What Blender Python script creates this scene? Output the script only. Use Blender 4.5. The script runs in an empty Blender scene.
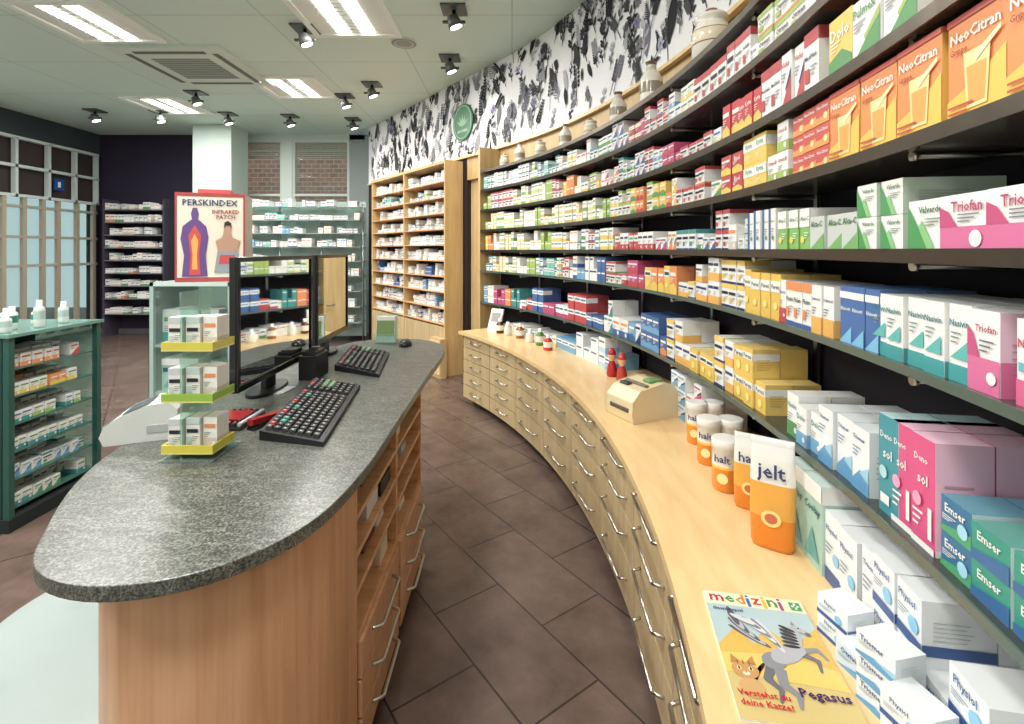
import bpy, math, random
from mathutils import Vector
S=0.85; H=1.7; F=500.0; HY=250.0
CX,CY=-5.58,2.1
UP=Vector((0,0,1))
rng=random.Random(7)
def L(c):
    def f(v):
        v=max(0,min(255,v))/255.0
        return v/12.92 if v<=0.04045 else ((v+0.055)/1.055)**2.4
    return (f(c[0]),f(c[1]),f(c[2]),1.0)
def G(px,py,zr):
    d=F*(-zr)/(py-HY); return Vector(((px-512)/F*d,d,H+zr))
def AX(px,d): return (px-512)/F*d
# ------------------------------------------------------------ materials
M={}
def newmat(k):
    m=bpy.data.materials.new(k); m.use_nodes=True
    nt=m.node_tree; b=nt.nodes['Principled BSDF']; M[k]=m
    return m,nt,b
def attrmat(k,rough=.5,metal=0,spec=.5,noise=0.0,sat=1):
    m,nt,b=newmat(k)
    a=nt.nodes.new('ShaderNodeAttribute'); a.attribute_name='Col'
    hs=nt.nodes.new('ShaderNodeHueSaturation'); hs.inputs['Saturation'].default_value=sat
    nt.links.new(a.outputs['Color'],hs.inputs['Color']); nt.links.new(hs.outputs['Color'],b.inputs['Base Color'])
    b.inputs['Roughness'].default_value=rough; b.inputs['Metallic'].default_value=metal
    b.inputs['Specular IOR Level'].default_value=spec
    if noise:
        n=nt.nodes.new('ShaderNodeTexNoise'); n.inputs['Scale'].default_value=90
        bp=nt.nodes.new('ShaderNodeBump'); bp.inputs['Strength'].default_value=noise
        nt.links.new(n.outputs['Fac'],bp.inputs['Height']); nt.links.new(bp.outputs['Normal'],b.inputs['Normal'])
attrmat('matte',.7,0,.3); attrmat('pack',.38,0,.4,0,.9); attrmat('gloss',.18); attrmat('metal',.28,1.0); attrmat('plastic',.4,0,.5,.05)
attrmat('screen',.03,1.0)
def emitmat(k,col,st):
    m,nt,b=newmat(k); b.inputs['Base Color'].default_value=L(col)
    b.inputs['Emission Color'].default_value=L(col); b.inputs['Emission Strength'].default_value=st
emitmat('lamp',(255,250,238),8.0)
def glassmat(k,col,fac,rough=.05):
    m,nt,b=newmat(k)
    t=nt.nodes.new('ShaderNodeBsdfTransparent'); t.inputs[0].default_value=L(col)
    b.inputs['Base Color'].default_value=L(col); b.inputs['Roughness'].default_value=rough
    mx=nt.nodes.new('ShaderNodeMixShader'); mx.inputs[0].default_value=fac
    nt.links.new(t.outputs[0],mx.inputs[1]); nt.links.new(b.outputs[0],mx.inputs[2])
    nt.links.new(mx.outputs[0],nt.nodes['Material Output'].inputs['Surface'])
glassmat('glass',(225,240,236),.04); glassmat('frost',(214,228,224),.42,.25); glassmat('clear',(222,240,234),.2,.08); glassmat('plinth',(214,226,224),.5,.12)
def ramp(nt,stops):
    r=nt.nodes.new('ShaderNodeValToRGB'); e=r.color_ramp.elements
    while len(e)<len(stops): e.new(.5)
    for i,(p,c) in enumerate(stops): e[i].position=p; e[i].color=L(c)
    return r
def coords(nt,scale=(1,1,1),rot=(0,0,0)):
    tc=nt.nodes.new('ShaderNodeTexCoord'); mp=nt.nodes.new('ShaderNodeMapping')
    mp.inputs['Scale'].default_value=scale; mp.inputs['Rotation'].default_value=rot
    nt.links.new(tc.outputs['Object'],mp.inputs[0]); return mp
def wood(k,c1,c2,c3,scale,rough=.38):
    m,nt,b=newmat(k); mp=coords(nt,scale)
    n=nt.nodes.new('ShaderNodeTexNoise'); n.inputs['Scale'].default_value=3; n.inputs['Detail'].default_value=7; n.inputs['Distortion'].default_value=.5
    nt.links.new(mp.outputs[0],n.inputs['Vector'])
    r=ramp(nt,[(.3,c1),(.5,c2),(.72,c3)]); nt.links.new(n.outputs['Fac'],r.inputs[0]); nt.links.new(r.outputs[0],b.inputs['Base Color'])
    b.inputs['Roughness'].default_value=rough
wood('maple_front',(182,158,118),(194,171,130),(204,182,142),(7,7,.8))
wood('maple_top',(222,186,132),(230,197,144),(236,206,156),(6,1.2,4),.28)
wood('maple_panel',(188,158,110),(200,171,122),(210,183,136),(7,7,.6))
wood('cherry',(194,146,108),(208,160,122),(218,173,136),(12,12,.5),.35)
wood('cherry2',(200,148,100),(214,164,118),(224,178,134),(1,10,10),.4)
m,nt,b=newmat('granite'); mp=coords(nt)
n=nt.nodes.new('ShaderNodeTexNoise'); n.inputs['Scale'].default_value=230; n.inputs['Detail'].default_value=2
n2=nt.nodes.new('ShaderNodeTexNoise'); n2.inputs['Scale'].default_value=14; n2.inputs['Detail'].default_value=9; n2.inputs['Distortion'].default_value=1.2
mp2=coords(nt,(1,2.4,1),(0,0,.6))
nt.links.new(mp.outputs[0],n.inputs['Vector']); nt.links.new(mp2.outputs[0],n2.inputs['Vector'])
r1=ramp(nt,[(.34,(62,64,62)),(.5,(114,117,112)),(.66,(162,165,158))]); nt.links.new(n.outputs['Fac'],r1.inputs[0])
r2=ramp(nt,[(.35,(140,142,138)),(.62,(214,216,210))]); nt.links.new(n2.outputs['Fac'],r2.inputs[0])
mx=nt.nodes.new('ShaderNodeMixRGB'); mx.blend_type='MULTIPLY'; mx.inputs[0].default_value=.8
nt.links.new(r1.outputs[0],mx.inputs[1]); nt.links.new(r2.outputs[0],mx.inputs[2]); nt.links.new(mx.outputs[0],b.inputs['Base Color'])
b.inputs['Roughness'].default_value=.3
def tilemat(k,c1,c2,mort,w,h,ms,rot,rough,bump=.2,noisec=None,offs=.5):
    m,nt,b=newmat(k); mp=coords(nt,(1,1,1),(0,0,rot))
    br=nt.nodes.new('ShaderNodeTexBrick'); br.inputs['Scale'].default_value=1; br.inputs['Brick Width'].default_value=w*S
    br.inputs['Row Height'].default_value=h*S; br.inputs['Mortar Size'].default_value=ms; br.offset=offs; br.inputs['Mortar Smooth'].default_value=.1
    br.inputs['Color1'].default_value=L(c1); br.inputs['Color2'].default_value=L(c2); br.inputs['Mortar'].default_value=L(mort)
    nt.links.new(mp.outputs[0],br.inputs['Vector'])
    out=br.outputs['Color']
    if noisec:
        n=nt.nodes.new('ShaderNodeTexNoise'); n.inputs['Scale'].default_value=noisec; n.inputs['Detail'].default_value=10; n.inputs['Roughness'].default_value=.65
        nt.links.new(mp.outputs[0],n.inputs['Vector'])
        r=ramp(nt,[(.3,(185,183,181)),(.7,(255,255,255))]); nt.links.new(n.outputs['Fac'],r.inputs[0])
        mx=nt.nodes.new('ShaderNodeMixRGB'); mx.blend_type='MULTIPLY'; mx.inputs[0].default_value=1
        nt.links.new(out,mx.inputs[1]); nt.links.new(r.outputs[0],mx.inputs[2]); out=mx.outputs[0]
    nt.links.new(out,b.inputs['Base Color']); b.inputs['Roughness'].default_value=rough
    bp=nt.nodes.new('ShaderNodeBump'); bp.inputs['Strength'].default_value=bump; bp.inputs['Distance'].default_value=.004
    iv=nt.nodes.new('ShaderNodeMath'); iv.operation='SUBTRACT'; iv.inputs[0].default_value=1
    nt.links.new(br.outputs['Fac'],iv.inputs[1]); nt.links.new(iv.outputs[0],bp.inputs['Height']); nt.links.new(bp.outputs[0],b.inputs['Normal'])
tilemat('floor',(122,102,94),(110,92,85),(66,56,52),.70,.36,.004,math.radians(54),.27,.3,5)
tilemat('ceiling',(212,232,224),(208,228,220),(178,198,190),1.25,1.25,.006,0,.6,.1,None,0)
m,nt,b=newmat('brick'); tc=nt.nodes.new('ShaderNodeTexCoord'); mp=nt.nodes.new('ShaderNodeMapping'); mp.inputs['Rotation'].default_value=(math.radians(90),0,0)
nt.links.new(tc.outputs['Object'],mp.inputs[0])
br=nt.nodes.new('ShaderNodeTexBrick'); br.inputs['Scale'].default_value=2.2; br.inputs['Color1'].default_value=L((182,118,100)); br.inputs['Color2'].default_value=L((152,100,88)); br.inputs['Mortar'].default_value=L((188,170,160))
nt.links.new(mp.outputs[0],br.inputs['Vector']); nt.links.new(br.outputs[0],b.inputs['Base Color'])
# ------------------------------------------------------------ text cache
TC={}
def tmesh(s):
    if s in TC: return TC[s]
    c=bpy.data.curves.new('t','FONT'); c.body=s; c.resolution_u=1; c.offset=.018
    o=bpy.data.objects.new('t',c); bpy.context.scene.collection.objects.link(o)
    dg=bpy.context.evaluated_depsgraph_get(); me=o.evaluated_get(dg).to_mesh()
    v=[(p.co.x,p.co.y) for p in me.vertices]; f=[tuple(p.vertices) for p in me.polygons]
    o.evaluated_get(dg).to_mesh_clear(); bpy.data.objects.remove(o); bpy.data.curves.remove(c)
    x0=min(a[0] for a in v); x1=max(a[0] for a in v); y0=min(a[1] for a in v); y1=max(a[1] for a in v)
    v=[(a[0]-(x0+x1)/2,a[1]-(y0+y1)/2) for a in v]
    TC[s]=(v,f,x1-x0,y1-y0); return TC[s]
class MB:
    def __init__(s,name): s.name=name; s.v=[]; s.f=[]; s.c=[]; s.mi=[]; s.sm=[]; s.mats=[]
    def m(s,k):
        if k not in s.mats: s.mats.append(k)
        return s.mats.index(k)
    def face(s,idx,col,mat,sm=False):
        s.f.append(idx); s.c.append(L(col)); s.mi.append(s.m(mat)); s.sm.append(sm)
    def poly(s,pts,col,mat='pack'):
        i=len(s.v); s.v+= [tuple(p) for p in pts]; s.face(tuple(range(i,i+len(pts))),col,mat)
    def box(s,o,a,b,c,col,mat='matte',cols=None):
        o=Vector(o);a=Vector(a);b=Vector(b);c=Vector(c); i=len(s.v)
        s.v+=[tuple(p) for p in (o,o+a,o+a+b,o+b,o+c,o+a+c,o+a+b+c,o+b+c)]
        fs=[(0,3,2,1),(4,5,6,7),(0,1,5,4),(2,3,7,6),(1,2,6,5),(3,0,4,7)]
        for k,q in enumerate(fs): s.face(tuple(i+j for j in q),cols[k] if cols else col,mat)
    def bx(s,x0,y0,z0,x1,y1,z1,col,mat='matte'):
        s.box((x0,y0,z0),(x1-x0,0,0),(0,y1-y0,0),(0,0,z1-z0),col,mat)
    def prism(s,pl,z0,z1,col,mat='matte',sm=False):
        n=len(pl); i=len(s.v)
        s.v+=[(p[0],p[1],z0) for p in pl]+[(p[0],p[1],z1) for p in pl]
        s.face(tuple(range(i+n-1,i-1,-1)),col,mat); s.face(tuple(range(i+n,i+2*n)),col,mat)
        for k in range(n): s.face((i+k,i+(k+1)%n,i+n+(k+1)%n,i+n+k),col,mat,sm)
    def tube(s,p,q,r,col,mat='metal',n=8,r2=None):
        p=Vector(p);q=Vector(q); r2=r if r2 is None else r2
        d=(q-p).normalized(); a=d.orthogonal().normalized(); b=d.cross(a); i=len(s.v)
        for c,rr in((p,r),(q,r2)):
            for k in range(n):
                t=2*math.pi*k/n; s.v.append(tuple(c+a*math.cos(t)*rr+b*math.sin(t)*rr))
        for k in range(n): s.face((i+k,i+(k+1)%n,i+n+(k+1)%n,i+n+k),col,mat,True)
        s.face(tuple(range(i+n-1,i-1,-1)),col,mat); s.face(tuple(range(i+n,i+2*n)),col,mat)
    def lathe(s,x,y,z,prof,mat='gloss',n=16):
        i=len(s.v)
        for (r,h,c) in prof:
            for k in range(n):
                t=2*math.pi*k/n; s.v.append((x+r*math.cos(t),y+r*math.sin(t),z+h))
        for j in range(len(prof)-1):
            for k in range(n): s.face((i+j*n+k,i+j*n+(k+1)%n,i+(j+1)*n+(k+1)%n,i+(j+1)*n+k),prof[j+1][2],mat,True)
        s.face(tuple(range(i+n-1,i-1,-1)),prof[0][2],mat); j=len(prof)-1; s.face(tuple(range(i+j*n,i+j*n+n)),prof[-1][2],mat)
    def arc(s,R0,R1,z0,z1,t0,t1,n,col,mat='matte'):
        i=len(s.v)
        for k in range(n+1):
            t=t0+(t1-t0)*k/n; c,q=math.cos(t),math.sin(t)
            for (R,z) in((R0,z0),(R1,z0),(R1,z1),(R0,z1)): s.v.append((CX+R*c,CY+R*q,z))
        for k in range(n):
            a=i+4*k
            for e in range(4): s.face((a+e,a+(e+1)%4,a+4+(e+1)%4,a+4+e),col,mat)
        s.face((i,i+1,i+2,i+3),col,mat); a=i+4*n; s.face((a+3,a+2,a+1,a),col,mat)
    def text(s,t,P,u,v,width,col,maxh=None,mat='pack'):
        vv,ff,w,h=tmesh(t); sc=width/w
        if maxh and h*sc>maxh: sc=maxh/h
        i=len(s.v); s.v+=[tuple(P+u*(a*sc)+v*(b*sc)) for a,b in vv]
        for q in ff: s.face(tuple(i+j for j in q),col,mat)
    def disc(s,P,u,v,ru,rv,col,n=14,mat='pack'):
        s.poly([P+u*(ru*math.cos(2*math.pi*k/n))+v*(rv*math.sin(2*math.pi*k/n)) for k in range(n)],col,mat)
    def done(s,bevel=0,seg=2,parent=None):
        me=bpy.data.meshes.new(s.name); me.from_pydata([(a*S,b*S,c*S) for a,b,c in s.v],[],s.f)
        for k in s.mats: me.materials.append(M[k])
        me.polygons.foreach_set('material_index',s.mi); me.polygons.foreach_set('use_smooth',s.sm)
        ca=me.color_attributes.new('Col','FLOAT_COLOR','CORNER'); buf=[]
        for f,c in zip(s.f,s.c): buf.extend(c*len(f))
        ca.data.foreach_set('color',buf); me.update()
        o=bpy.data.objects.new(s.name,me); bpy.context.scene.collection.objects.link(o)
        if parent: o.parent=parent
        if bevel:
            b=o.modifiers.new('b','BEVEL'); b.width=bevel; b.segments=seg; b.limit_method='ANGLE'
        return o
def pol(R,t): return Vector((CX+R*math.cos(t),CY+R*math.sin(t),0))
def th(px,R):
    a,b=-.31,1.2
    for _ in range(40):
        m_=(a+b)/2; p=pol(R,m_)
        if p.y<=0.02 or 512+F*p.x/p.y>px: a=m_
        else: b=m_
    return (a+b)/2
# ------------------------------------------------------------ packaging styles
W_=(236,236,233); BLK=(35,35,45)
def st(b,d,s=None,t=None): return dict(b=b,d=d,s=s or b,t=t or s or b)
def pack(mb,P,u,n,w,h,d,sy,lod=0):
    o=P-u*(w/2)-n*d
    b,s_,t_=sy['b'],sy['s'],sy['t']
    mb.box(o,u*w,n*d,UP*h,b,'pack',cols=[s_,t_,s_,b,s_,s_])
    if lod>=3: return
    e=.0012
    def Q(x,y): return P+u*(w*(x-.5))+UP*(h*y)+n*e
    k=0
    for D in sy['d']:
        k+=1; e=.0012+.0006*k
        if D[0]=='band':
            y0,y1,c=D[1:]
            mb.poly([Q(0,y0),Q(1,y0),Q(1,y1),Q(0,y1)],c)
            for sg in(-1,1):
                A=P+u*(sg*(w/2+.0015)); mb.poly([A+UP*h*y0,A-n*d+UP*h*y0,A-n*d+UP*h*y1,A+UP*h*y1],c)
        elif D[0]=='r':
            x0,y0,x1,y1,c=D[1:]
            mb.poly([Q(x0,y0),Q(x1,y0),Q(x1,y1),Q(x0,y1)],c)
        elif D[0]=='p' and lod<2: mb.poly([Q(*q) for q in D[1]],D[2])
        elif D[0]=='c' and lod<2:
            x,y,r,c=D[1:]; mb.disc(Q(x,y),u,UP,r*min(w,h),r*min(w,h),c,12)
        elif D[0]=='t':
            tx,x,y,wf,c=D[1:]
            if lod==0: mb.text(tx,Q(x,y),u,UP,wf*w,c,h*.24)
            else: mb.poly([Q(x-wf/2,y-.06),Q(x+wf/2,y-.06),Q(x+wf/2,y+.06),Q(x-wf/2,y+.06)],c)
        elif D[0]=='l' and lod<2:
            x,y,c=D[1:]
            for q in range(3): mb.poly([Q(x,y-.06*q),Q(x+.45-.1*q,y-.06*q),Q(x+.45-.1*q,y-.06*q+.022),Q(x,y-.06*q+.022)],c)
    if lod==0:
        A=P+u*(w/2+.0022); g=tuple(int(x*.62+40) for x in s_)
        for q in range(5): 
            yy=.3+q*.08; mb.poly([A-n*d*.15+UP*h*yy,A-n*d*(.6+.05*(q%3))+UP*h*yy,A-n*d*(.6+.05*(q%3))+UP*h*(yy+.018),A-n*d*.15+UP*h*(yy+.018)],g)
WORDS=['Nasivin','Rhinomer','Otriven','Vitasan','Sedalin','Fluimu','Pulmex','Bisol','Calmex','Dolo','Tussan','Bronch','Gelomed','Gastro','Immun','Omni-B','Kytta','Fenistil','Supra','Stilex']
def gen(c1,c2,lay,word=None,base=W_):
    w=word or rng.choice(WORDS)
    if lay==0: return st(base,[('band',0,.34,c1),('t',w,.5,.72,.8,c2),('l',.1,.5,(150,150,155)),('c',.8,.18,.13,W_)],t=(228,228,226))
    if lay==1: return st(c1,[('band',.5,.86,W_),('t',w,.5,.68,.8,c2),('l',.12,.32,W_)])
    if lay==2: return st(base,[('p',[(.0,.0),(1,0),(1,.55),(.5,.3)],c1),('p',[(1,.55),(1,.7),(.45,.36),(.5,.3)],c2),('t',w,.46,.8,.8,c1),('l',.08,.62,(140,140,150))],t=(228,228,226))
    if lay==3: return st(c1,[('p',[(0,.0),(1,.0),(1,.25),(.6,.42),(0,.3)],c2),('t',w,.5,.72,.82,W_),('l',.1,.56,W_)])
    if lay==4: return st(base,[('band',.8,1,c1),('band',0,.1,c2),('t',w,.5,.6,.82,BLK),('r',.1,.2,.42,.42,c1),('l',.5,.42,(140,140,150))])
    if lay==5: return st(base,[('r',0,0,.28,1,c1),('t',w,.64,.7,.64,c2),('c',.64,.3,.16,c2),('l',.4,.5,(150,150,150))])
RED=(190,50,56);MAG=(190,60,116);PNK=(222,120,165);ORG=(226,134,58);YEL=(232,196,76);GRN=(84,152,88);LIM=(160,188,92);TEA=(62,146,146);BLU=(54,98,158);LBL=(104,164,204);NAV=(42,54,104);PUR=(110,80,136);SKY=(176,206,226)
def styles(pairs,lays=(0,1,2,3,4,5)): return [gen(a,b,rng.choice(lays)) for a,b in pairs]
NEO=st((232,134,44),[('p',[(0,0),(1,0),(1,.55),(.55,.35),(0,.22)],(240,190,50)),('band',.94,1,(204,66,46)),('t','NeoCitran',.5,.8,.86,W_),('p',[(.38,.1),(.72,.1),(.78,.62),(.32,.62)],(248,214,140)),('p',[(.42,.14),(.68,.14),(.72,.48),(.38,.48)],(240,158,44)),('p',[(.55,.5),(.95,.68),(.95,.72),(.5,.56)],(252,230,176)),('t','Grippe',.25,.66,.32,(150,30,30)),('l',.06,.14,(190,60,40))],s=(228,176,60),t=(232,150,60))
NEO2=st((204,66,52),[('p',[(0,0),(1,0),(1,.5),(.4,.3),(0,.3)],(232,146,50)),('t','NeoCitran',.5,.75,.8,W_),('c',.75,.3,.16,(250,220,150))],s=(200,80,60))
DEN=st((214,56,124),[('t','Deno',.42,.8,.6,W_),('t','sol',.5,.62,.45,W_),('band',0,.06,W_),('r',.76,.12,.92,.4,W_),('l',.1,.3,W_),('c',.3,.42,.2,(240,150,190))],s=(240,190,214),t=(240,194,216))
DEN2=st((52,146,160),[('t','Deno',.42,.8,.6,W_),('t','sol',.5,.62,.45,W_),('r',.15,.1,.6,.2,W_),('c',.3,.42,.2,(170,215,220))],s=(190,222,224),t=(192,224,226))
TRI=st(W_,[('band',0,.42,(214,96,150)),('p',[(0,.42),(.4,.42),(.2,.7),(0,.8)],(196,60,120)),('t','Triofan',.6,.78,.66,(180,46,100)),('l',.42,.62,(120,120,130)),('c',.8,.2,.15,W_)],s=(232,190,210),t=(222,222,222))
GSW=st(W_,[('p',[(0,0),(.55,0),(.3,.45),(0,.9)],(68,152,84)),('p',[(.55,0),(.75,0),(.4,.6),(.3,.45)],(134,196,126)),('t','Valverde',.62,.8,.6,(40,110,60)),('l',.5,.6,(120,140,120))],s=(196,214,196),t=(225,230,225))
ALC=st((128,186,92),[('band',.55,1,W_),('t','Alca-C',.5,.76,.86,(60,130,50)),('c',.3,.25,.2,(240,210,60)),('l',.5,.4,W_)])
ALC2=st((200,206,200),[('p',[(0,0),(1,0),(1,.5)],(116,174,98)),('t','Alca-C',.5,.78,.8,(40,110,60))])
NAS=st(W_,[('band',0,.3,(216,80,134)),('t','Nasivin',.5,.72,.86,(190,50,90)),('r',.1,.4,.9,.5,(90,180,190)),('c',.75,.16,.16,W_)],s=(232,232,232),t=(228,228,228))
NAS2=st(W_,[('band',0,.22,(56,156,158)),('t','Nasivin',.5,.76,.86,(30,120,130)),('p',[(.1,.3),(.9,.3),(.9,.55)],(84,184,178)),('l',.15,.62,(130,150,150))],t=(226,232,230))
BLB=st((56,104,168),[('band',.78,.9,W_),('t','Rhinovit',.5,.6,.8,W_),('p',[(0,0),(1,0),(1,.3)],(116,186,222))],s=(76,120,176),t=(80,124,180))
YLW=st((230,188,62),[('band',.6,.85,W_),('t','Pereni',.5,.72,.8,(40,80,50)),('c',.5,.3,.2,(250,225,120))],s=(232,196,90),t=(234,204,110))
WHY=st(W_,[('band',0,.35,(232,172,62)),('t','Solmucol',.5,.72,.85,(20,60,120)),('l',.1,.52,(120,120,120))],t=(226,226,226))
EMS=st((36,112,156),[('p',[(0,0),(1,0),(1,.4),(0,.15)],(62,162,110)),('t','Emser',.5,.72,.8,W_),('c',.75,.35,.2,(150,210,235)),('l',.1,.5,W_)],s=(204,222,230),t=(84,144,166))
EMS2=st((40,150,130),[('p',[(0,0),(1,0),(1,.5),(0,.25)],(36,100,156)),('t','Emser',.5,.72,.8,W_)],s=(196,220,222),t=(90,160,150))
MNT=st((160,202,190),[('band',.8,1,W_),('t','Coolay',.5,.66,.85,(30,100,110)),('p',[(.1,.1),(.9,.1),(.5,.45)],(96,168,168))],s=(184,214,204),t=(200,222,214))
WBL=st((230,234,236),[('t','Triomer',.42,.82,.7,(30,70,130)),('p',[(0,0),(1,0),(1,.22),(.5,.34),(0,.12)],(80,150,198)),('p',[(.5,.3),(1,.2),(1,.45)],(150,200,222)),('l',.1,.66,(120,140,160))],s=(218,226,230),t=(222,228,230))
WBL2=st((230,234,236),[('band',.0,.2,(44,84,146)),('t','Physiol',.45,.76,.7,(30,90,150)),('c',.72,.42,.2,(120,190,225)),('l',.1,.55,(120,140,160))],t=(222,226,228))
WBL3=st((206,220,230),[('p',[(0,.0),(1,0),(1,.5),(.4,.2)],(96,150,200)),('t','Otrivin',.45,.76,.7,(30,70,140)),('l',.1,.55,(120,140,160))],s=(226,230,232),t=(214,224,230))
PASG=styles([(LIM,GRN),((232,206,120),ORG),((190,206,130),GRN),((230,218,140),LIM),((120,170,110),YEL),((234,222,160),ORG),((210,180,120),GRN)],(0,1,3,2))
PASB=styles([(TEA,BLU),((120,190,180),TEA),(LBL,BLU),(LIM,TEA)],(0,1,2,4))
REDS=styles([(RED,ORG),(RED,BLU),(MAG,RED),((180,44,54),YEL),(RED,GRN)],(0,1,2,3,4))
MIXW=styles([(RED,NAV),(BLU,RED),(GRN,NAV),(TEA,BLU),(ORG,NAV),(MAG,BLU),(YEL,GRN),(LBL,NAV)],(0,2,4,5))
MIX=styles([(RED,NAV),(BLU,YEL),(GRN,LIM),(TEA,BLU),(ORG,RED),(MAG,PUR),(YEL,GRN),(LBL,NAV),(LIM,GRN)])
YELS=styles([(YEL,ORG),(ORG,RED),(YEL,GRN),(LIM,ORG),(YEL,BLU)],(0,1,2,3,4))
BLUS=styles([(BLU,LBL),(NAV,LBL),(LBL,BLU),(BLU,ORG),(TEA,BLU)],(0,1,2,3))
WHT=[gen((200,205,208),NAV,4),gen(LBL,NAV,2),gen((215,215,215),RED,0),gen((190,210,205),TEA,4),gen((210,200,190),ORG,0)]
def fill(mb,R,z,segs,depth=.24,tops=False,front=.02,jit=.012):
    for (p0,p1,sty,wr,hr,stack) in segs:
        t=-.31 if p0>1100 else th(p0,R); t1=th(p1,R); k=rng.randrange(len(sty))
        while t<t1-.004:
            sy=sty[k%len(sty)]; k+=1
            w=rng.uniform(*wr); h=rng.uniform(*hr); nf=rng.choice([1,2,2,3]) if len(sty)>1 else 3
            ns=rng.choice(stack) if isinstance(stack,tuple) else stack
            for j in range(nf):
                if t+w/R>t1+.006: t=t1; break
                tm=t+w/2/R; pd=pol(R,tm); lod=0 if pd.y<2.1 else (1 if pd.y<3.8 else 2)
                n=Vector((-math.cos(tm),-math.sin(tm),0)); u=Vector((math.sin(tm),-math.cos(tm),0))
                fr=front+rng.uniform(0,jit)
                nd=2 if tops else 1; dd=(depth-fr)/nd
                nsk=ns if rng.random()<.8 or ns==1 else ns-1
                for q in range(nsk):
                    for r_ in range(nd):
                        P=pol(R+fr+r_*dd,tm); P.z=z+q*(h+.001)
                        pack(mb,P,u,n,w-.003,h,dd-.003,sy,lod if r_==0 else 3)
                t+=(w+.002)/R
            t+=rng.choice([0,.003])/R
def fill_line(mb,P0,u,n,length,z,sty,wr,hr,depth=.2,lod=2,stack=(1,2),dens=.95):
    x=.01
    k=rng.randrange(len(sty))
    while x<length-.03:
        sy=sty[k%len(sty)]; k+=rng.randint(1,3); w=rng.uniform(*wr); h=rng.uniform(*hr)
        for j in range(rng.choice([1,2,3])):
            if x+w>length-.005: x=length; break
            if rng.random()<dens:
                for q in range(rng.choice(stack)):
                    P=Vector(P0)+u*(x+w/2)-n*rng.uniform(.01,.03); P.z=z+q*(h+.001)
                    pack(mb,P,u,n,w-.003,h,depth-.04,sy,lod)
            x+=w+.003
        x+=rng.choice([0,.01])
# ------------------------------------------------------------ room
TE=.6435; T=Vector((-.6,.8,0)); NIN=Vector((-.8,-.6,0)); ZC=H+2.35
m_=MB('floor'); m_.bx(-8.6,-1.6,-.1,2.4,10.5,0,(255,)*3,'floor'); m_.done()
m_=MB('ceiling'); m_.bx(-8.6,-1.6,ZC,2.4,10.5,ZC+.1,(255,)*3,'ceiling'); m_.done()
m_=MB('wall_right')
m_.arc(6.8,6.95,0,H+1.0,-.56,TE,60,(30,27,36),'matte')
m_.arc(6.8,6.95,H+1.0,H+1.27,-.56,TE,60,(255,)*3,'maple_panel')
m_.arc(6.8,6.95,H+1.27,ZC,-.56,TE,60,(235,236,240),'matte')
def strip(mb,s0,s1,z0,z1,off,thk,col,mat='matte'):
    o=pol(6.8,TE)+T*s0+NIN*off; o.z=z0
    mb.box(o,T*(s1-s0),-NIN*thk,UP*(z1-z0),col,mat)
strip(m_,0,.14,0,H+1.27,0,.15,(255,)*3,'maple_panel'); strip(m_,.14,.78,H+.95,H+1.27,0,.15,(255,)*3,'maple_panel')
strip(m_,.78,4.4,0,H+1.27,0,.15,(46,40,40),'matte')
strip(m_,0,4.4,H+1.27,ZC,0,.15,(235,236,240))
wr_=m_.done()
m_=MB('door_1'); strip(m_,.14,.78,0,H+.95,-.06,.05,(255,)*3,'maple_panel')
o=pol(6.8,TE)+T*.3+NIN*(-.06); m_.tube(Vector((o.x,o.y,1.0)),Vector((o.x,o.y,1.0))+NIN*.05,.01,(170,170,165)); m_.tube(Vector((o.x,o.y,1.0))+NIN*.05,Vector((o.x,o.y,1.0))+NIN*.05+T*.1,.01,(170,170,165)); m_.done(parent=wr_)
m_=MB('trim_1'); m_.arc(6.75,6.79,H+1.245,H+1.272,-.56,TE,60,(255,)*3,'maple_top'); strip(m_,0,4.35,H+1.245,H+1.272,.05,.045,(1,1,1),'maple_top'); m_.done()
DK=(46,40,58)
m_=MB('wall_back')
def wallpiece(x0,x1,z0,z1,c): m_.bx(x0,10.2,z0,x1,10.35,z1,c)
wallpiece(-8.4,-6.4,0,ZC,DK); wallpiece(-6.4,-5.62,0,ZC,(204,218,212))
wallpiece(-5.62,-3.0,0,H-.6,(190,200,198)); wallpiece(-5.62,-3.0,H+2.25,ZC,(196,210,204))
wallpiece(-4.69,-4.49,H-.6,H+2.25,(205,216,210)); wallpiece(-3.32,2.4,0,ZC,(150,158,158)); m_.done()
def window(name,x0,x1,z0,z1,y):
    m_=MB(name); c=(205,214,208); t=.05
    m_.bx(x0,y,z0,x0+t,y+.08,z1,c);m_.bx(x1-t,y,z0,x1,y+.08,z1,c);m_.bx(x0+t,y,z0,x1-t,y+.08,z0+t,c);m_.bx(x0+t,y,z1-t,x1-t,y+.08,z1,c)
    m_.bx(x0+t,y,z0+1.7,x1-t,y+.08,z0+1.75,c); m_.bx(x0+t,y+.03,z0+t,x1-t,y+.04,z0+1.7,c,'glass'); m_.bx(x0+t,y+.03,z0+1.75,x1-t,y+.04,z1-t,c,'glass')
    k=z1-t-.03
    while k>z1-.4:
        m_.bx(x0+t,y+.05,k,x1-t,y+.07,k+.02,(214,196,186)); k-=.04
    m_.done()
window('window_1',-5.62,-4.69,H-.6,H+2.25,10.22); window('window_2',-4.49,-3.32,H-.6,H+2.25,10.22)
m_=MB('wall_left')
m_.bx(-8.6,-1.6,0,-8.4,7.2,ZC,(205,214,208)); m_.bx(-8.6,7.2,H+1.95,-8.4,10.35,ZC,(60,70,76)); m_.bx(-8.6,10.1,0,-8.4,10.35,H+1.95,DK); m_.bx(-8.6,7.2,0,-8.4,10.1,.12,(90,90,90)); m_.done()
m_=MB('window_3'); c=(200,214,212)
for z in(H+.9,H+1.88,H+1.4): m_.bx(-8.42,7.2,z,-8.34,10.1,z+.05,c)
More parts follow.
